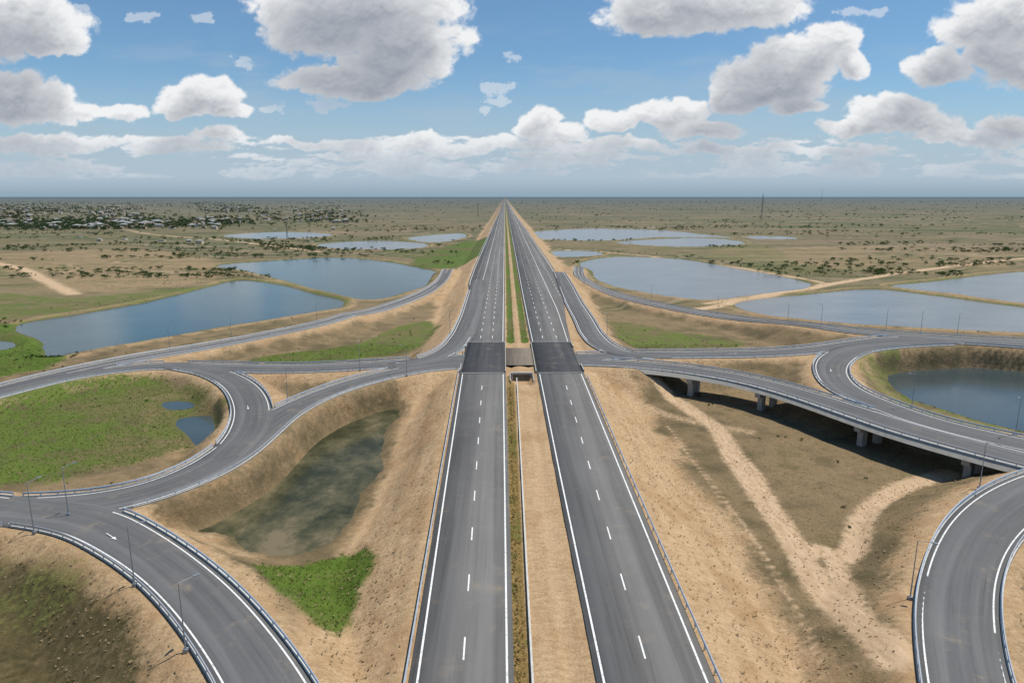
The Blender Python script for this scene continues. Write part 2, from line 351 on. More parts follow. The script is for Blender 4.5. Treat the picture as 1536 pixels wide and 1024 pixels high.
for k,r in enumerate(ROADS):
    P,w,Nn,s=r['P'],r['w'],r['N'],r['s'];Z=zroad(P[:,0],P[:,1])+r['off'];n=len(P)
    sk=np.where(r['bridge'],1.5,.5)
    offs=[(-1,1),(-1,0),(-.33,0),(.33,0),(1,0),(1,1)]
    V=np.zeros((n,6,3));UV=np.zeros((n,6,2))
    for j,(a,b) in enumerate(offs):
        V[:,j,:2]=P+Nn*(a*w/2)[:,None]; V[:,j,2]=zroad(V[:,j,0],V[:,j,1])+r['off']-b*sk; UV[:,j,0]=a*w/2;UV[:,j,1]=s
    i=np.arange(n-1)[:,None];j=np.arange(5)[None]
    F=np.stack([i*6+j,(i+1)*6+j,(i+1)*6+j+1,i*6+j+1],-1).reshape(-1,4)[:,::-1]
    bi=np.where(r['bridge'][:-1])[0]
    if len(bi): F=np.concatenate([F,np.stack([bi*6,bi*6+5,(bi+1)*6+5,(bi+1)*6],-1)])
    ob=mk(r['name'],V.reshape(-1,3),F,M_ramp,uv=UV.reshape(-1,2))
    if len(bi):
        ob.data.materials.append(M_conc); mi=np.zeros(len(F),dtype=np.int32)
        col=np.tile(np.arange(5),n-1); seg=np.repeat(np.arange(n-1),5); mi[:len(col)]=((col==0)|(col==4))&r['bridge'][seg]; mi[len(col):]=1
        ob.data.polygons.foreach_set('material_index',mi)
    gm=MB();km=MB();lm=MB()
    for sd in(-1,1):
        E=P+Nn*(sd*(w/2-.2))[:,None]; ZE=zroad(E[:,0],E[:,1])+r['off']
        ok=~inside_other(k,E[:,0],E[:,1],-.1)
        for a,b in runs(ok):
            sweep(km,E[a:b],Nn[a:b],ZE[a:b],[(-.18,-.1),(-.18,.14),(.18,.14),(.18,-.1)])
            if b-a>4: guard(E[a:b],Nn[a:b],ZE[a:b],-sd,gm)
        lo=w/2-1.05
        E=P+Nn*(sd*lo)[:,None]; ok=~inside_other(k,E[:,0],E[:,1],-1.05); ZE=zroad(E[:,0],E[:,1])+r['off']
        for a,b in runs(ok): sweep(lm,E[a:b],Nn[a:b],ZE[a:b],[(-.1,.0),(-.1,.02),(.1,.02),(.1,0)])
    if r['center']:
        ok=~inside_other(k,P[:,0],P[:,1],.0)
        ph=(s%8)<3.2 if r['center']=='dash' else np.ones(n,bool)
        for a,b in runs(ok&ph): sweep(lm,P[a:b],Nn[a:b],Z[a:b],[(-.08,.0),(-.08,.02),(.08,.02),(.08,0)])
    if gm.v: gm.obj("guardrail",M_galv)
    if km.v: km.obj("road_kerb",M_pale)
    if lm.v: lm.obj("road_markings",M_paint)
for f,sd,y0,y1 in((hLo,-1,-60,228),(hRo,1,-60,188),(hRo,1,420,1500),(hLo,-1,420,1500)):
    ys=np.arange(y0,y1,2. if y1<300 else 8.); x=f(ys)+sd*.35; P=np.stack([x,ys],1);N_=np.tile([1.,0],(len(ys),1))
    ok=np.ones(len(ys),bool)
    for r in ROADS: ok&=droad(r,x,ys)>.3
    gm=MB()
    for a,b in runs(ok): guard(P[a:b],N_[a:b],np.full(b-a,HZ),-sd,gm)
    if gm.v: gm.obj("guardrail",M_galv)
def arrow(px,py,flip=1):
    b=survey_r(px,py);best=None
    for r in ROADS:
        d=np.hypot(r['P'][:,0]-b[0],r['P'][:,1]-b[1]); i=d.argmin()
        if best is None or d[i]<best[0]: best=(d[i],r,i)
    r,i=best[1],best[2]; t=r['T'][i]*flip; n_=np.array([-t[1],t[0]]); z=float(zroad(*b))+.19
    pts=[(-1.8,-.07),(.4,-.07),(.4,-.3),(1.6,0),(.4,.3),(.4,.07),(-1.8,.07)]
    m=MB(); m.add([(b[0]+t[0]*a+n_[0]*c,b[1]+t[1]*a+n_[1]*c,z) for a,c in pts],[tuple(range(7))]); m.obj("road_arrow_marking",M_paint)
for q in((372,612,1),(168,806,1),(600,545,1),(1246,556,1),(1100,531,1)): arrow(*q)
# ------------------------------------------------------------------ ponds
PD=[]
def pond(pts,mat,depth=.25,jit=1.5,carve=0):
    W=np.array([survey(a,b,-.15) for a,b in pts]); S=catmull(W,3,True); PD.append((S,mat,depth,jit,carve))
pond([(35,485),(120,471),(220,453),(300,434),(360,420),(410,426),(460,438),(515,453),(516,459),(440,474),(330,491),(220,511),(130,527),(92,535),(62,512)],M_water_w)
pond([(330,397),(420,390),(500,386),(560,390),(620,400),(655,408),(650,423),(600,441),(558,451),(510,443),(440,424),(380,409)],M_water_w)
pond([(480,366),(560,361),(640,366),(620,373),(520,374)],M_water_e,.25,3)
pond([(612,357),(690,350),(698,356),(650,364)],M_water_e,.25,3)
pond([(340,352),(420,348),(500,352),(450,358),(380,358)],M_water_e,.25,5)
pond([(-60,511),(0,511),(18,514),(20,522),(0,526),(-60,528)],M_water_w)
pond([(875,393),(930,385),(1000,387),(1100,402),(1200,421),(1215,426),(1140,442),(1060,450),(960,438),(905,424),(884,409)],M_water_e)
pond([(1105,461),(1230,440),(1320,434),(1420,446),(1536,461),(1700,478),(1700,503),(1536,499),(1400,493),(1250,483),(1140,471)],M_water_e)
pond([(1345,432),(1420,420),(1500,410),(1536,407),(1700,398),(1800,440),(1700,468),(1536,456),(1430,441)],M_water_e)
pond([(818,346),(900,343),(1000,346),(1060,352),(1100,356),(1000,356),(900,361),(835,360)],M_water_e,.25,5)
pond([(925,364),(1000,358),(1060,357),(1112,362),(1100,368),(1000,370)],M_water_e,.25,5)
pond([(838,376),(880,376),(903,382),(850,386)],M_water_e,.25,2)
pond([(1130,354),(1180,355),(1190,359),(1140,359)],M_water_e,.25,4)
pond([(1334,562),(1355,546),(1430,540),(1536,548),(1650,566),(1650,658),(1536,648),(1440,622),(1365,600),(1338,580)],M_water_s,.25,1.5,12)
pond([(535,607),(586,610),(584,650),(572,690),(554,735),(520,785),(475,828),(405,838),(335,812),(265,793),(240,778),(300,752),(370,722),(420,682),(470,640)],M_murk,.12,2.5,9)
pond([(272,626),(320,622),(325,652),(300,673),(284,657)],M_water_s,.2,.8,3)
pond([(246,603),(285,602),(292,612),(262,616)],M_water_s,.2,.8,3)
def sdf(W,X,Y):
    n=len(W);d=np.full(X.shape,1e9);ins=np.zeros(X.shape,bool)
    for i in range(n):
        ax,ay=W[i];bx,by=W[(i+1)%n];ex,ey=bx-ax,by-ay
        t=np.clip(((X-ax)*ex+(Y-ay)*ey)/(ex*ex+ey*ey+1e-9),0,1)
        d=np.minimum(d,np.hypot(X-ax-t*ex,Y-ay-t*ey))
        c=((ay>Y)!=(by>Y))&(X<ex*(Y-ay)/(ey if abs(ey)>1e-9 else 1e-9)+ax); ins^=c
    return np.where(ins,-d,d)
# ------------------------------------------------------------------ terrain
pos=list(np.arange(0,70,1.0));x=70;st=1.0
while x<400: st=min(st*1.01,1.45);x+=st;pos.append(x)
while x<42000: st*=1.035;x+=st;pos.append(x)
xs=np.array([-q for q in pos[:0:-1]]+pos)
ys=list(np.arange(-160,36,8.))+list(np.arange(36,300,1.0));y=ys[-1];st=1.0
while y<42000: y+=max(1.0,y*.0095 if y>600 else .0055*y);ys.append(y)
ys=np.array(ys); X,Y=np.meshgrid(xs,ys); nx,ny=len(xs),len(ys)
far=ss(500,1500,Y)
Zg=.35+(fbm(X*.03,Y*.03,4,1)-.5)*.9+(fbm(X*.25,Y*.25,3,2)-.5)*.35
Zg=Zg*(1-far)+.3*far
sand=np.zeros_like(X);green=np.zeros_like(X);track=np.zeros_like(X);shore=np.zeros_like(X);mud=np.zeros_like(X);brown=np.zeros_like(X);pmask=np.zeros_like(X);carv=np.ones_like(X)
def win(x0,x1,y0,y1):
    return slice(max(0,np.searchsorted(ys,y0)-1),min(ny,np.searchsorted(ys,y1)+1)),slice(max(0,np.searchsorted(xs,x0)-1),min(nx,np.searchsorted(xs,x1)+1))
jn=fbm(X*.08,Y*.08,4,3)-.5
for S,mat,dep,jit,cvv in PD:
    m=18; w=win(S[:,0].min()-m,S[:,0].max()+m,S[:,1].min()-m,S[:,1].max()+m)
    Wd=S[::3] if len(S)>60 else S
    d=sdf(Wd,X[w],Y[w])+jn[w]*2*jit
    Zp=np.where(d<0,-.15+np.maximum(d*dep,-1.6),np.minimum(Zg[w],-.15+d*.35)); near=d<8
    Zg[w]=np.where(near,Zp,Zg[w])
    Zg[w]+=np.where((d>2)&(d<7),.5*np.sin((d-2)/5*np.pi),0)*(cvv==0)
    shore[w]=np.maximum(shore[w],(1-ss(0,1.6,np.abs(d)))*.8)
    pmask[w]=np.maximum(pmask[w],(d<1.0))
    if cvv: carv[w]=np.minimum(carv[w],np.clip(d/cvv,0,1))
    gsh=(1-ss(1,9,d))*(.55 if mat is not M_murk else .15)*(d>-2); green[w]=np.maximum(green[w],gsh)
    if mat is not M_murk: sand[w]=np.maximum(sand[w],(1-ss(2,7,np.abs(d-4)))*.48)
zmax=np.full_like(X,-99.);zcap=np.full_like(X,99.)
dh=np.maximum(np.maximum(hLo(Y)-X,X-hRo(Y)),0)
zmax=np.maximum(zmax,HZ-.12-np.maximum(dh-1.4,0)/1.9)
inmed=(X>hLi(Y))&(X<hRi(Y)); tm=np.clip((X-hLi(Y))/(hRi(Y)-hLi(Y)),0,1)
sand=np.maximum(sand,np.where(dh>0,1-ss(11,23,dh+jn*10),1.0))
dmin=np.full_like(X,99.)
def paint(P,w,fn,m):
    for a in range(0,len(P)-1,10):
        q=P[a:a+11];ww=w[a:a+11]; W_=win(q[:,0].min()-m,q[:,0].max()+m,q[:,1].min()-m,q[:,1].max()+m)
        xx,yy=X[W_],Y[W_]
        if xx.size==0: continue
        best=np.full(xx.shape,1e9)
        for i in range(len(q)): best=np.minimum(best,np.hypot(xx-q[i,0],yy-q[i,1])-ww[i]/2)
        fn(W_,best,a)
for k,r in enumerate(ROADS):
    def fn(W_,d,a,r=r):
        zr=zroad(X[W_],Y[W_])
        br=r['bridge'][min(a+5,len(r['P'])-1)]
        if not br:
            zmax[W_]=np.maximum(zmax[W_],zr-.12-np.maximum(d-1.2,0)/1.8)
            zcap[W_]=np.where(d<1.0,np.minimum(zcap[W_],zr-.12),zcap[W_])
            sand[W_]=np.maximum(sand[W_],(1-ss(1,7.5,d+jn[W_]*6))*.74)
            dmin[W_]=np.minimum(dmin[W_],d)
    paint(r['P'],r['w'],fn,24)
cw=np.maximum(carv,1-ss(1.2,4,np.minimum(dmin,dh)))
Z=np.where(zmax>Zg,Zg+(zmax-Zg)*cw,Zg); Z=np.minimum(Z,np.where(zcap<90,zcap,99))
sand=sand*np.maximum(ss(0,.5,carv),.5)
slope=(Z>Zg+.3)&(dmin>1.2)&(dh>1.2); Z=Z+np.where(slope,(fbm(X*.5,Y*.5,3,4)-.5)*.6+(fbm(X*.2,Y*.5,3,5)-.5)*.4,0)
med=-.15-.55*np.exp(-((X-2.0)/.9)**2)-.35*np.exp(-((X-7.0)/1.1)**2)+(fbm(X*.4,Y*.15,3,6)-.5)*.35
Z=np.where(inmed,HZ-.12+med,Z)
Z=np.where((dh<=0)&~inmed,HZ-.3,Z)
cv=(X>1.6)&(X<8.0)&(Y>180)&(Y<191.5); Z=np.where(cv,HZ-2.4,Z)
brown=np.where(inmed&(X<2.9)&(Y<190),1.0,0); sand=np.where(brown>0,.3,sand)
gmed=inmed&(Y>234); green=np.where(gmed,np.where(np.abs(X-4.3)<1.1,0,.85),green); sand=np.where(gmed,.75,sand)
green=np.where(inmed&(Y<234),0,green)
sand=np.where(inmed&(Y<234)&(X>3),1,sand)
def poly(pts,arr,v,soft=6,z=0):
    W=np.array([survey(a,b,z) for a,b in pts]); S=catmull(W,6,True)[::1]; w=win(S[:,0].min()-soft,S[:,0].max()+soft,S[:,1].min()-soft,S[:,1].max()+soft)
    Wd=S[::2] if len(S)>40 else S
    d=sdf(Wd,X[w],Y[w])+jn[w]*soft; arr[w]=np.maximum(arr[w],v*(1-ss(-soft*.5,soft,d)))
poly([(-100,600),(0,612),(100,588),(220,573),(300,590),(325,615),(300,665),(200,700),(80,722),(0,730),(-100,738)],green,.68)
poly([(388,858),(460,838),(550,822),(540,900),(503,985),(440,930),(400,890)],green,1.0,3,1.2)
poly([(-100,485),(20,488),(45,500),(88,535),(60,555),(0,565),(-100,575)],green,1.0)
poly([(440,525),(520,515),(600,487),(632,480),(625,520),(540,535),(450,540),(370,541)],green,.66,5,1)
poly([(915,480),(1000,492),(1120,515),(1020,521),(932,520),(925,500)],green,.6,5,1)
poly([(688,365),(702,362),(694,400),(676,402)],green,.8)
poly([(0,440),(110,447),(200,440),(330,425),(360,418),(250,445),(100,470),(0,480),(-60,480)],green,.58)
poly([(860,352),(1000,350),(1120,362),(1210,400),(1240,412),(1180,412),(1080,390),(950,375)],green,.42)
poly([(560,380),(700,372),(690,400),(660,405),(600,385)],green,.45)
poly([(1290,585),(1300,545),(1350,530),(1440,530),(1560,545),(1560,552),(1430,540),(1345,548),(1325,565),(1345,590),(1420,622),(1536,655),(1400,632)],green,.5,3)
poly([(1440,660),(1380,742),(1420,755),(1460,740)],green,.4)
poly([(-150,800),(60,818),(170,862),(240,930),(285,1010),(300,1120),(-150,1120)],mud,1.0)
poly([(-150,850),(60,860),(180,905),(120,960),(-50,1000)],green,.36,12)
poly([(590,600),(620,640),(560,800),(400,850),(240,790),(380,700),(470,630)],mud,.4)
poly([(900,600),(1000,600),(1420,720),(1380,800),(1370,1000),(1200,900),(1050,780)],mud,.34,20)
poly([(0,380),(150,375),(330,402),(300,425),(120,440),(60,420)],sand,.42,15)
poly([(1090,372),(1250,368),(1500,375),(1536,385),(1300,408),(1200,400)],sand,.36,20)
poly([(255,812),(330,782),(345,800),(335,822),(400,825),(390,852),(300,830)],sand,.6,3)
def tr(pts,w,v=1.0,arr=None):
    P=catmull(np.array([survey(a,b,0) for a,b in pts]),2); P=P+((fbm(P*.05,P[:,::-1]*.05,2,2)-.5)*2)
    arr=track if arr is None else arr
    def fn(W_,d,a): arr[W_]=np.maximum(arr[W_],v*(1-ss(-w*.45,w*.6,d)))
    paint(P,np.full(len(P),w),fn,w+4)
tr([(930,570),(1010,600),(1070,645),(1110,705),(1160,772),(1200,832),(1240,900),(1280,960),(1340,1040)],3.8,1.0)
tr([(1085,655),(1140,720),(1180,790),(1215,845),(1265,915),(1310,990)],2,.8)
tr([(1205,838),(1225,828),(1255,838),(1290,790),(1320,755),(1350,735),(1420,712)],3.6,1.0)
tr([(1255,835),(1270,900),(1300,1000),(1330,1060)],3,.85)
tr([(940,600),(1060,640),(1120,650)],4,.5)
tr([(1000,640),(1060,720),(1150,840),(1200,930),(1230,1020)],1.4,.6)
tr([(1050,464),(1230,430),(1380,406),(1536,388),(1750,362)],6,1)
tr([(790,372),(900,378),(1050,394),(1250,427)],4,.9)
tr([(-60,388),(20,400),(70,422),(110,442)],8,.8)
tr([(190,345),(230,352),(330,360),(480,378)],7,.9)
tr([(1060,455),(1150,446),(1215,430)],5,.7)
tr([(900,332),(1100,335),(1300,331),(1536,336)],10,.7)
tr([(800,322),(1000,325),(1200,322)],14,.6)
tr([(120,840),(190,870),(240,950),(250,1010)],4,.75,sand)
tr([(90,800),(60,815),(100,850),(60,870)],4,.5,sand)
V=np.stack([X,Y,Z],-1).reshape(-1,3); i=np.arange(ny-1)[:,None];j=np.arange(nx-1)[None]
F=np.stack([i*nx+j,i*nx+j+1,(i+1)*nx+j+1,(i+1)*nx+j],-1).reshape(-1,4)
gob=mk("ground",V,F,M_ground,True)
for nm,ch in(("m1",(sand,green,track)),("m2",(shore,mud,brown))):
    at=gob.data.color_attributes.new(nm,'FLOAT_COLOR','POINT'); c=np.ones((nx*ny,4),dtype=np.float32)
    for q in range(3): c[:,q]=np.clip(ch[q].ravel(),0,1.2)
    at.data.foreach_set('color',c.ravel())
print("terrain",nx,ny,time.time()-T0)
for S,mat,dep,jit,cvv in PD:
    T=np.roll(S,-1,0)-np.roll(S,1,0);T/=np.linalg.norm(T,axis=1)[:,None]+1e-9;Nn=np.stack([T[:,1],-T[:,0]],1)
    ar=np.sum(S[:,0]*np.roll(S[:,1],-1)-np.roll(S[:,0],-1)*S[:,1])
    if ar<0: Nn=-Nn
    S2=S+Nn*(jit*1.0+.3); V=np.column_stack([S2,np.full(len(S2),-.15)]); mk("pond_water",V,[tuple(range(len(V)))],mat)
def hz_at(x,y):
    i=min(ny-1,max(0,np.searchsorted(ys,y)));j=min(nx-1,max(0,np.searchsorted(xs,x))); return i,j
# ------------------------------------------------------------------ median / bridge bits
kb=MB()
yy=np.arange(-60,187,6.); P=np.stack([np.interp(yy,[62,190],[2.85,3.3]),yy],1); sweep(kb,P,np.tile([1.,0],(len(yy),1)),np.full(len(yy),HZ),[(-.12,-.8),(-.12,.02),(.12,.02),(.12,-.8)])
kb.obj("median_drain_kerb",M_pale)
M_slab=mat_asphalt("worn_asphalt",(.12,.10,.08),(.20,.165,.125))
strip("median_crossing",lambda y:hLi(y)+.05,lambda y:hRi(y)-.05,np.arange(200,226,3.),HZ+.1,M_slab,.5)
cvb=MB()
cvb.box((1.9,191.6,HZ-1.2),(.8,1.0,2.4));cvb.box((7.6,191.6,HZ-1.2),(.8,1.0,2.4));cvb.box((4.75,191.6,HZ-.25),(4.9,1.0,.6))
cvb.box((1.45,187.5,HZ-1.2),(.3,7.2,1.9));cvb.box((8.05,187.5,HZ-1.2),(.3,7.2,1.9))
cvb.obj("culvert",M_conc)
dk=MB(); dk.box((4.75,191.95,HZ-1.5),(4.8,.06,2.0)); dk.obj("culvert_shade_panel",simple("painted_shade",(.012,.012,.012)))  # thin near-black panel, painted stand-in for the shade inside the culvert
bp=MB()
for xx in(-13.2,22.9):
    for ya,yb in((192,200),(224,232)): bp.box((xx,(ya+yb)/2,HZ+.35),(.3,yb-ya,.7))
for xx in(.1,9.0): bp.box((xx,212,HZ+.25),(.25,41,.5))
bp.obj("bridge_parapet",M_conc)
fo=ROADS[9]
for px in(965,1040,1152,1310,1470):
    py=np.interp(px,[920,990,1060,1130,1200,1280,1360,1440,1536],[545,550,559,572,591,617,643,665,690]); q=survey(px,py,HZ)
    i=np.argmin(np.hypot(fo['P'][:,0]-q[0],fo['P'][:,1]-q[1])); p=fo['P'][i]; yaw=math.atan2(fo['N'][i][1],fo['N'][i][0])
    sh=fo['N'][i]*(-1 if fo['N'][i][1]>0 else 1)
    m=MB(); m.box((p[0],p[1],HZ-2.1),(9.2,1.6,1.2),yaw); m.box((p[0]+sh[0]*2.6,p[1]+sh[1]*2.6,1.9),(1.6,1.4,6.8),yaw); m.box((p[0]-sh[0]*2.6,p[1]-sh[1]*2.6,1.9),(1.6,1.4,6.8),yaw)
    m.obj("bridge_pier",M_conc)
a=np.where(fo['bridge'])[0][0]; p=fo['P'][a]; yaw=math.atan2(fo['N'][a][1],fo['N'][a][0]); m=MB(); m.box((p[0],p[1],HZ-3.4),(10,1.2,4.5),yaw); m.obj("bridge_abutment",M_conc)
# ------------------------------------------------------------------ lamp posts
def lamp(px,py,h=8.5,arm=1.6,double=False):
    b=survey_r(px,py); best=None
    for r in ROADS:
        d=np.hypot(r['P'][:,0]-b[0],r['P'][:,1]-b[1]); i=d.argmin()
        if best is None or d[i]<best[0]: best=(d[i],r['P'][i]-b,r,i)
    v=best[1]/(np.linalg.norm(best[1])+1e-6); r=best[2];i=best[3]
    b=r['P'][i]-v*(r['w'][i]/2+.45); z=float(zroad(*b))
    x,y=b; m=MB(); m.box((x,y,z-.1),(.5,.5,1.0)); m.tube((x,y,z),(x,y,z+h),.10,.05,8)
    q=(x+v[0]*arm,y+v[1]*arm,z+h+.25); m.tube((x,y,z+h-.05),q,.045,.035,6); m.box((q[0]+v[0]*.3,q[1]+v[1]*.3,q[2]),(.75,.3,.12),math.atan2(v[1],v[0]))
    m.obj("street_lamp",M_pole)
for q in[(62,795),(160,752),(240,868),(326,958),(423,600),(598,562),(223,515),(320,502),(460,482),(1365,612),(1520,655),(1210,482),(1325,492),(1380,500),(1440,506),(1270,486),(985,452),(1080,470),(1384,905),(1458,728),(690,500),(905,505),(540,556),(880,425)]: lamp(*q)
def mast(px,py,h,w0):
    b=survey(px,py,0);m=MB();cs=[(math.cos(t),math.sin(t)) for t in(0.3,2.39,4.49)];n=int(h/6)
    for k in range(n):
        z0,z1=k*h/n,(k+1)*h/n;r0=w0*(1-.75*k/n);r1=w0*(1-.75*(k+1)/n)
        for i in range(3):
            c,d=cs[i],cs[(i+1)%3]
            m.tube((b[0]+c[0]*r0,b[1]+c[1]*r0,z0),(b[0]+c[0]*r1,b[1]+c[1]*r1,z1),.22,.22,4)
            m.tube((b[0]+c[0]*r0,b[1]+c[1]*r0,z0),(b[0]+d[0]*r1,b[1]+d[1]*r1,z1),.12,.12,4)
            m.tube((b[0]+c[0]*r1,b[1]+c[1]*r1,z1),(b[0]+d[0]*r1,b[1]+d[1]*r1,z1),.12,.12,4)
    m.tube((b[0],b[1],h),(b[0],b[1],h+5),.2,.08,5)
    m.obj("telecom_mast",simple("mast_steel",(.14,.15,.17),.6,.3,.3))
mast(1142,331,60,2.6); mast(1232,304,115,5); mast(431,362,22,1.4); mast(717,325,40,2)
# ------------------------------------------------------------------ trees
def mat_leaf():
    g=G("foliage"); p=g.pos(); n=g.noise(p,.05,4); m=g.noise(p,1.2,3)
    c=g.ramp(g.math('ADD',g.math('MULTIPLY',n,.6),g.math('MULTIPLY',m,.4)),[(.35,(.038,.062,.018)),(.5,(.058,.092,.025)),(.65,(.10,.12,.04))])
    sep=g.n('ShaderNodeSeparateXYZ'); g.L(p,sep.inputs[0])
    haze_tint=g.math('SUBTRACT',1.0,g.math('POWER',2.718,g.math('MULTIPLY',sep.outputs[1],-1/6500.)),clamp=True); c=g.mix(g.math('MULTIPLY',haze_tint,.9),c,(.07,.105,.125))  # leaf colour itself fades to haze blue with world Y
    d=g.n('ShaderNodeBsdfDiffuse');t=g.n('ShaderNodeBsdfTranslucent');x=g.n('ShaderNodeMixShader');g.L(c,d.inputs[0]);g.L(c,t.inputs[0]);x.inputs[0].default_value=.4
    g.L(d.outputs[0],x.inputs[1]);g.L(t.outputs[0],x.inputs[2]);g.L(x.outputs[0],g.out.inputs[0]);return g.m
M_leaf=mat_leaf()
def tree_tpl(seed,nq=60):
    r=np.random.default_rng(seed);V=[];lob=[(r.uniform(-.35,.35),r.uniform(-.35,.35),r.uniform(.4,.8),r.uniform(.25,.4)) for _ in range(5)]
    for k in range(nq):
        L=lob[k%5];d=r.normal(size=3);d/=np.linalg.norm(d);c=np.array(L[:3])+d*L[3]*r.uniform(.5,1)*np.array([1,1,.65])
        u=r.normal(size=3);u/=np.linalg.norm(u);w=np.cross(u,d);w/=np.linalg.norm(w)+1e-9;s=r.uniform(.07,.14)
        V.append([c-u*s,c-w*s*.8,c+u*s,c+w*s*.8])
    for a in range(3):
        t=a*2.1;V.append([[.04*math.cos(t),.04*math.sin(t),0],[.04*math.cos(t+2.1),.04*math.sin(t+2.1),0],[.02*math.cos(t+2.1),.02*math.sin(t+2.1),.6],[.02*math.cos(t),.02*math.sin(t),.6]])
    return np.array(V)
TP=[tree_tpl(s) for s in range(6)]
def blocked(x,y):
    if hLo(y)-22<x<hRo(y)+22: return True
    i,j=hz_at(x,y); return pmask[i,j]>0 or dmin[i,j]<8 or Z[i,j]>2
def scatter_trees(name,N,gen):
    out=[];k=0
    while len(out)<N and k<N*12:
        k+=1; x,y,h,wd=gen()
        if blocked(x,y): continue
        t=TP[random.randrange(6)];a=random.uniform(0,6.3);ca,sa=math.cos(a),math.sin(a)
        q=t.copy();xx=q[...,0]*ca-q[...,1]*sa;yy=q[...,0]*sa+q[...,1]*ca
        i,j=hz_at(x,y)
        q[...,0]=xx*wd+x;q[...,1]=yy*wd+y;q[...,2]=q[...,2]*h+Z[i,j]-.1;out.append(q)
    A=np.concatenate(out).reshape(-1,3); mk(name,A,np.arange(len(A)).reshape(-1,4),M_leaf)
def g_far():
    while True:
        y=math.exp(random.uniform(math.log(480),math.log(8000))); x=random.uniform(-.85,.85)*y
        d=float(fbm(x*.004,y*.026,4,5)); dens=float(ss(.57,.66,d))+.003
        if x<-.2*y and y>1000: dens+=.08
        if random.random()<dens:
            h=random.uniform(.8,3.2)*(1+y/5000); return x,y,h,h*random.uniform(1.2,2.4)
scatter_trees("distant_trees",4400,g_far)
def g_line(lst,j=6,h0=2.5,h1=6):
    def f():
        a,b=random.choice(lst);t=random.random(); p=survey(a[0]+(b[0]-a[0])*t,a[1]+(b[1]-a[1])*t,0); s=p[1]/400
        h=random.uniform(h0,h1)*random.uniform(.5,1); return p[0]+random.gauss(0,j*s*1.5),p[1]+random.gauss(0,j*s),h,h*random.uniform(1,1.6)
    return f
scatter_trees("hedgerow_trees",560,g_line([((0,372),(200,366)),((200,366),(330,368)),((400,368),(480,375)),((400,368),(480,375)),((880,358),(1010,368)),((1010,368),(1110,372)),((0,350),(180,352)),((330,362),(440,366)),((1450,380),(1536,376)),((940,345),(1100,340)),((560,347),(690,342))],4,1.6,4.5))
scatter_trees("bushes",380,g_line([((330,405),(380,412)),((690,365),(680,398)),((0,480),(40,500)),((880,375),(1060,388)),((440,383),(640,402)),((1100,395),(1240,412)),((250,372),(480,382)),((40,540),(100,536))],3,.6,1.8))
def g_b():
    x=random.uniform(-260,330);y=random.uniform(90,520); d=float(fbm(x*.03,y*.03,3,2))
    h=random.uniform(.25,.7); return (x,y,h,h*1.6) if d>.5 else (9,100,1,1)
scatter_trees("scrub",750,g_b)
# grass tufts
gi=np.argwhere((green>.5)&(Y<260)&(Y>40)&(pmask<1)&(Z>-.1)&(np.abs(X)<200)&(dmin>1.5)&~((dh<=0)&~inmed)&~(inmed&(Y<236)))
br=np.argwhere((brown>.5)&(Y>40)&(Y<178))
def tufts(name,idx,N,mat,h0,h1):
    sel=idx[rng.integers(0,len(idx),N)];x=X[sel[:,0],sel[:,1]]+rng.uniform(-.7,.7,N);y=Y[sel[:,0],sel[:,1]]+rng.uniform(-.6,.6,N);z=Z[sel[:,0],sel[:,1]]-.03
    A=[]
    for k in range(3):
        a=rng.uniform(0,6.28,N);h=rng.uniform(h0,h1,N);w=rng.uniform(.06,.16,N);l=rng.uniform(.1,.35,N)
        p0=np.stack([x-np.cos(a)*w,y-np.sin(a)*w,z],1);p1=np.stack([x+np.cos(a)*w,y+np.sin(a)*w,z],1);p2=np.stack([x+np.sin(a)*l,y-np.cos(a)*l,z+h],1)
        A.append(np.stack([p0,p1,p2],1))
    A=np.concatenate(A).reshape(-1,3); mk(name,A,np.arange(len(A)).reshape(-1,3),mat)
def mat_grass(nm,a,b):
    g=G(nm);p=g.pos();n=g.noise(p,.3,5);c=g.mix(g.sst(n,.35,.65),a,b)
    d=g.n('ShaderNodeBsdfDiffuse');t=g.n('ShaderNodeBsdfTranslucent');x=g.n('ShaderNodeMixShader');g.L(c,d.inputs[0]);g.L(c,t.inputs[0]);x.inputs[0].default_value=.5
    g.L(d.outputs[0],x.inputs[1]);g.L(t.outputs[0],x.inputs[2]);g.L(x.outputs[0],g.out.inputs[0]);return g.m
tufts("grass",gi,16000,mat_grass("grass",(.10,.15,.03),(.19,.22,.06)),.08,.28)
tufts("dry_grass",br,2200,mat_grass("dry_grass",(.22,.15,.06),(.34,.27,.11)),.1,.3)
sl=np.argwhere((slope|((Y<200)&(X>30)&(X<130)))&(Y<210)&(Y>45)&(np.abs(X)<140)&(dmin>1.5)&(dh>1.5)&(pmask<1)&(carv>.9))
tufts("straw_grass",sl,14000,mat_grass("straw",(.30,.22,.12),(.50,.38,.23)),.05,.2)
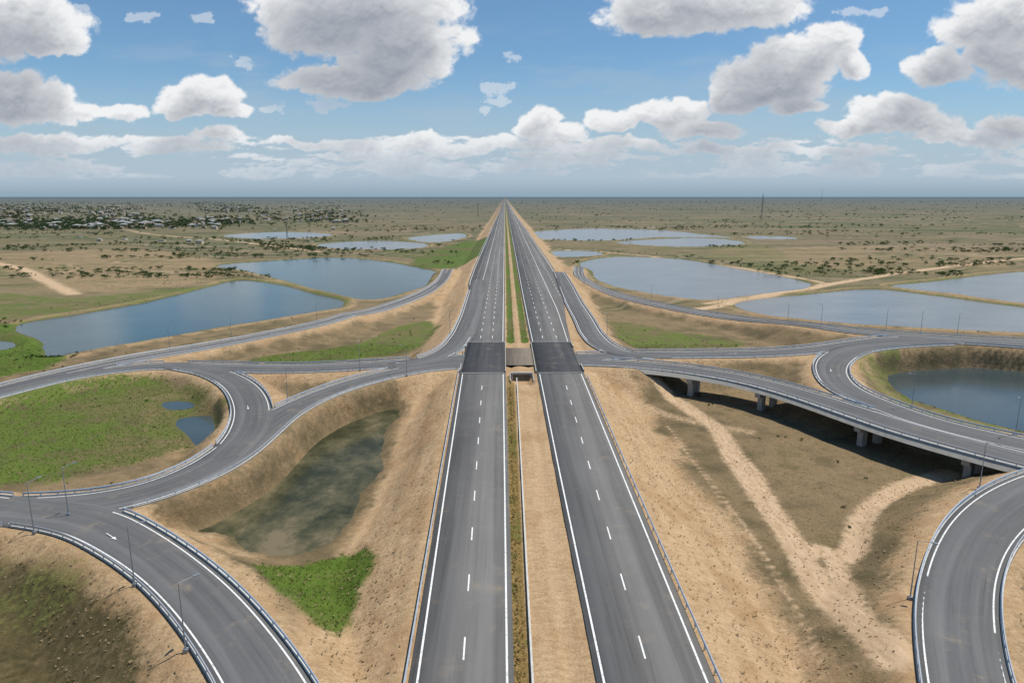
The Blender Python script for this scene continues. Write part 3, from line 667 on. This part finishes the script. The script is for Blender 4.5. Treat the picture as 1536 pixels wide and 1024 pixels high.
# ------------------------------------------------------------------ town
M_wall=[simple("plaster_"+n,c,.85,.2,0,.15,.3) for n,c in(("cream",(.60,.50,.37)),("white",(.70,.68,.62)),("ochre",(.48,.38,.26)))]
M_roof=[simple("roof_"+n,c,.7,.3,0,.25,.5) for n,c in(("rust",(.22,.15,.11)),("zinc",(.34,.34,.34)),("brown",(.18,.15,.12)))]
M_win=simple("window_glass",(.03,.035,.04),.2,.5)
HM=[]
for v in range(7):
    L,Wd,H=[(12,9,4.2),(16,10,4.4),(10,8,6.8),(14,11,6.8),(18,9,4.5),(11,10,4.3),(20,13,7)][v]
    me=bpy.data.meshes.new("house_mesh");m=MB()
    m.box((0,0,H/2),(L,Wd,H));nw=len(m.f)
    e=.5;rh=1.5; rl=L/2-Wd/2*.8
    m.add([(-L/2-e,-Wd/2-e,H+.003),(L/2+e,-Wd/2-e,H+.003),(L/2+e,Wd/2+e,H+.003),(-L/2-e,Wd/2+e,H+.003),(-rl,0,H+rh),(rl,0,H+rh)],[(0,1,5,4),(1,2,5),(2,3,4,5),(3,0,4),(3,2,1,0)]);nr=len(m.f)
    for fl in range(int(H/3)):
        for xx in np.arange(-L/2+1.6,L/2-1,2.6):
            for sg in(-1,1): m.box((xx,sg*(Wd/2+.02),1.7+fl*3.1),(1.1,.08,1.2))
    me.from_pydata(m.v,[],m.f)
    for q in(M_wall[v%3],M_roof[(v*2+1)%3],M_win): me.materials.append(q)
    me.polygons.foreach_set('material_index',np.array([0]*nw+[1]*(nr-nw)+[2]*(len(m.f)-nr),dtype=np.int32)); me.update(); HM.append(me)
def house(x,y,k=1):
    ob=bpy.data.objects.new("house",random.choice(HM)); ob.location=(x,y,.1); ob.rotation_euler=(0,0,random.choice([0,.2,1.5,1.8])+random.uniform(-.2,.2)); s=random.uniform(.65,1.0)*k; ob.scale=(s,s,s*1.15); scene.collection.objects.link(ob)
n=0;TW=[]
while n<540:
    py=304+40*random.random()**1.1; px=random.uniform(-40,520) if py<336 else random.uniform(-20,330)
    c=float(fbm(px*.012,py*.08,3,6))
    if px>360 and random.random()<.6: continue
    if random.random()>ss(.40,.54,c)+.06: continue
    p=survey(px,py,0)
    if blocked(*p): continue
    house(*p,.9); n+=1; TW.append(p)
def g_town():
    p=random.choice(TW);h=random.uniform(3,9);return p[0]+random.gauss(0,35),p[1]+random.gauss(0,40),h,h*random.uniform(.9,1.6)
scatter_trees("town_trees",3600,g_town)
for q in[(188,360),(205,361),(243,362),(284,363),(300,366),(120,357),(150,362),(500,345)]:
    house(*survey(*q,0),.6)
for _ in range(60):
    p=survey(random.uniform(880,1500),random.uniform(298,303),0); house(*p)
print("objects",time.time()-T0)
# ------------------------------------------------------------------ sky with clouds (distant dome)
AZ=np.arange(-60,60.01,.075);EL=np.concatenate([np.arange(-.5,19,.07),np.arange(19,40,.5)])
A,E=np.meshgrid(np.radians(AZ),np.radians(EL)); D=np.stack([np.sin(A)*np.cos(E),np.cos(A)*np.cos(E),np.sin(E)],-1)
C=D@R; U=768+1024*C[...,0]/(-C[...,2]); Vv=512-1024*C[...,1]/(-C[...,2])
wx=(fbm(U/42,Vv/36,6,1,.55)-.5)*34; wy=(fbm(U/42+31,Vv/36+7,6,2,.55)-.5)*28
Uw=U+wx;Vw=Vv+wy
puffs=[(30,30,95,58),(0,45,80,52),(75,66,52,26),(30,160,95,36),(10,140,60,36),(95,172,58,22),(186,170,38,18),
(300,146,56,30),(275,162,42,20),(335,166,40,18),(540,10,150,80),(485,45,90,52),(605,60,90,60),(648,75,42,42),(530,125,105,26),(590,95,80,42),
(815,182,38,24),(845,202,42,18),(790,195,22,14),
(920,184,46,20),(985,176,52,24),(1050,194,58,18),(1040,165,32,20),(1060,4,145,56),(990,22,85,42),(1130,12,82,40),
(1150,128,80,46),(1195,92,74,42),(1250,60,44,30),(1100,152,46,24),(1280,95,20,28),(1190,162,46,16),
(1480,44,74,44),(1525,36,90,64),(1410,105,54,34),(1335,168,60,25),(1285,192,56,15),(1395,190,50,18),(1560,100,90,54),(1495,88,52,32),
(620,214,44,18),(685,228,58,12),(742,216,40,14),(450,217,48,9),(330,202,48,9),(240,214,80,11),(950,216,58,9),(1450,208,76,14),(1520,192,48,20),(60,217,110,13),(540,234,74,9),
(-150,60,150,80),(-120,180,120,30),(1750,80,150,90),(1720,190,130,30),(-350,130,140,60),(1980,140,150,60),(1080,224,110,9),(850,234,84,8),(1250,227,90,10)]
wisps=[(363,95,26,14),(745,138,28,20),(773,88,18,12),(494,155,34,10),(405,164,44,9),(215,28,24,16),(305,28,20,12),(720,165,14,8),(1300,20,60,10),(120,8,20,8)]
S=np.full(U.shape,-3.)
for cx,cy,rx,ry in puffs:
    dy=(Vw-cy)/ry; dy=np.where(dy>0,dy*1.25,dy)
    q=1-np.sqrt(((Uw-cx)/(rx*1.06))**2+dy**2); q=q*min(1.1,ry/28+.35); S=np.maximum(S,q)
pf=puff(Uw/24,Vw/20,5,.6); bn=billow(U/46,Vv/40,6,3,.5);fn=fbm(U/60,Vv/42,7,4,.6)
dens=S*1.15+(pf-.55)*.42+(bn-.55)*.25+(fn-.5)*.75+.04
Wm=np.full(U.shape,-3.)
for cx,cy,rx,ry in wisps: Wm=np.maximum(Wm,1-np.sqrt(((Uw-cx)/rx)**2+((Vw-cy)/ry)**2))
wf=fbm(U/22,Vv/13,6,2,.65); dw=np.minimum(Wm*.5+(wf-.56)*1.3,.13)
band=ss(175,215,Vv)*(1-ss(262,290,Vv))
pl=puff(U/30,Vv/10,4,.6)
lowf=fbm(U/75,Vv/17,7,5,.6)+.32*pl
dl=(lowf-.66)*2.0*band-(1-band)*2
d=np.maximum(np.maximum(dens,dl),dw)
al=ss(0.0,.30,d)
dc=np.clip(d,0,.9); tau=np.zeros_like(d)
for k in range(1,15):
    sh=k*5; sx=-k*2; t=np.zeros_like(d); t[:-sh,:]=dc[sh:,:]; t=np.roll(t,sx,1); tau+=t
L=np.exp(-tau*.22)
def relief(f,n):
    r=np.zeros_like(f); r[n:-n]=f[n:-n]-f[2*n:]; return r
bb=pf*.75+bn*.35+fn*.6+d*.35
gx=relief(bb,3)*.75+relief(bb,9)*.6+relief(bb,18)*.3
edgeb=(1-np.clip(d*1.2,0,1))
bri=np.clip(.82*L+.36*edgeb+gx*.55*(.3+.7*L)+.05,0,1)[...,None]
lit=np.array([.88,.89,.90]);shd=np.array([.29,.325,.385])
col=shd*(1-bri)+lit*bri
hc=np.array([.42,.52,.62]); hc2=np.array([.27,.38,.49])
k2=ss(262,298,Vv)[...,None]; hcol=hc*(1-k2)+hc2*k2
kk=(.74*ss(185,275,Vv))[...,None]; col=col*(1-kk)+hcol*kk
ha=.05+.90*ss(60,272,Vv)**1.4
ve=ss(.5,.76,fbm(U/170,Vv/40,7,7,.6))*.28*ss(0,120,Vv)
ha=np.maximum(ha,ha+ve*(1-ha)); oc=1-(1-al)*(1-ha); mixw=(al/(oc+1e-6))[...,None]; fc=col*mixw+hcol*(1-mixw)
edge=(1-ss(50,59,np.abs(AZ)))[None]*(1-ss(28,39,EL))[:,None]; oc=oc*edge
RD=60000.; V=D*RD; V[...,2]+=CAMZ; na=len(AZ);ne=len(EL)
i=np.arange(ne-1)[:,None];j=np.arange(na-1)[None]; F=np.stack([i*na+j,i*na+j+1,(i+1)*na+j+1,(i+1)*na+j],-1).reshape(-1,4)
sky=mk("sky",V.reshape(-1,3),F,None,True)
at=sky.data.color_attributes.new("cl",'FLOAT_COLOR','POINT'); c=np.concatenate([fc,oc[...,None]],-1).astype(np.float32); at.data.foreach_set('color',c.ravel())
g=G("cloud_layer"); a=g.n('ShaderNodeAttribute',attribute_name='cl'); em=g.n('ShaderNodeEmission'); tr_=g.n('ShaderNodeBsdfTransparent'); mx=g.n('ShaderNodeMixShader')
g.L(a.outputs['Color'],em.inputs[0]); g.L(a.outputs['Alpha'],mx.inputs[0]); g.L(tr_.outputs[0],mx.inputs[1]); g.L(em.outputs[0],mx.inputs[2]); g.L(mx.outputs[0],g.out.inputs[0])
try: g.m.cycles.emission_sampling='NONE'
except Exception as e: print(e)
sky.data.materials.append(g.m)
# ------------------------------------------------------------------ light
az,el=math.radians(78),math.radians(68)
w=bpy.data.worlds.new("World"); scene.world=w; w.use_nodes=True; nt=w.node_tree; nt.nodes.clear()
st=nt.nodes.new('ShaderNodeTexSky'); st.sky_type='NISHITA'; st.sun_disc=False; st.sun_elevation=el; st.sun_rotation=az; st.air_density=1.0; st.dust_density=.15; st.ozone_density=2.5
mxw=nt.nodes.new('ShaderNodeMix'); mxw.data_type='RGBA'; mxw.blend_type='MULTIPLY'; mxw.inputs[0].default_value=1; mxw.inputs[7].default_value=(.70,.93,1.05,1)
nt.links.new(st.outputs[0],mxw.inputs[6])
bg=nt.nodes.new('ShaderNodeBackground'); bg.inputs[1].default_value=.10; wo=nt.nodes.new('ShaderNodeOutputWorld'); nt.links.new(mxw.outputs[2],bg.inputs[0]); nt.links.new(bg.outputs[0],wo.inputs[0])
sd=bpy.data.lights.new("sun",'SUN'); sd.energy=4.7; sd.angle=math.radians(.5); sd.color=(1,.95,.87); so=bpy.data.objects.new("sun",sd); scene.collection.objects.link(so)
Sv=Vector((math.sin(az)*math.cos(el),math.cos(az)*math.cos(el),math.sin(el))); so.rotation_euler=(-Sv).to_track_quat('-Z','Y').to_euler()
scene.view_settings.view_transform='Standard'; scene.view_settings.look='None'; scene.view_settings.exposure=0
print("done",time.time()-T0)
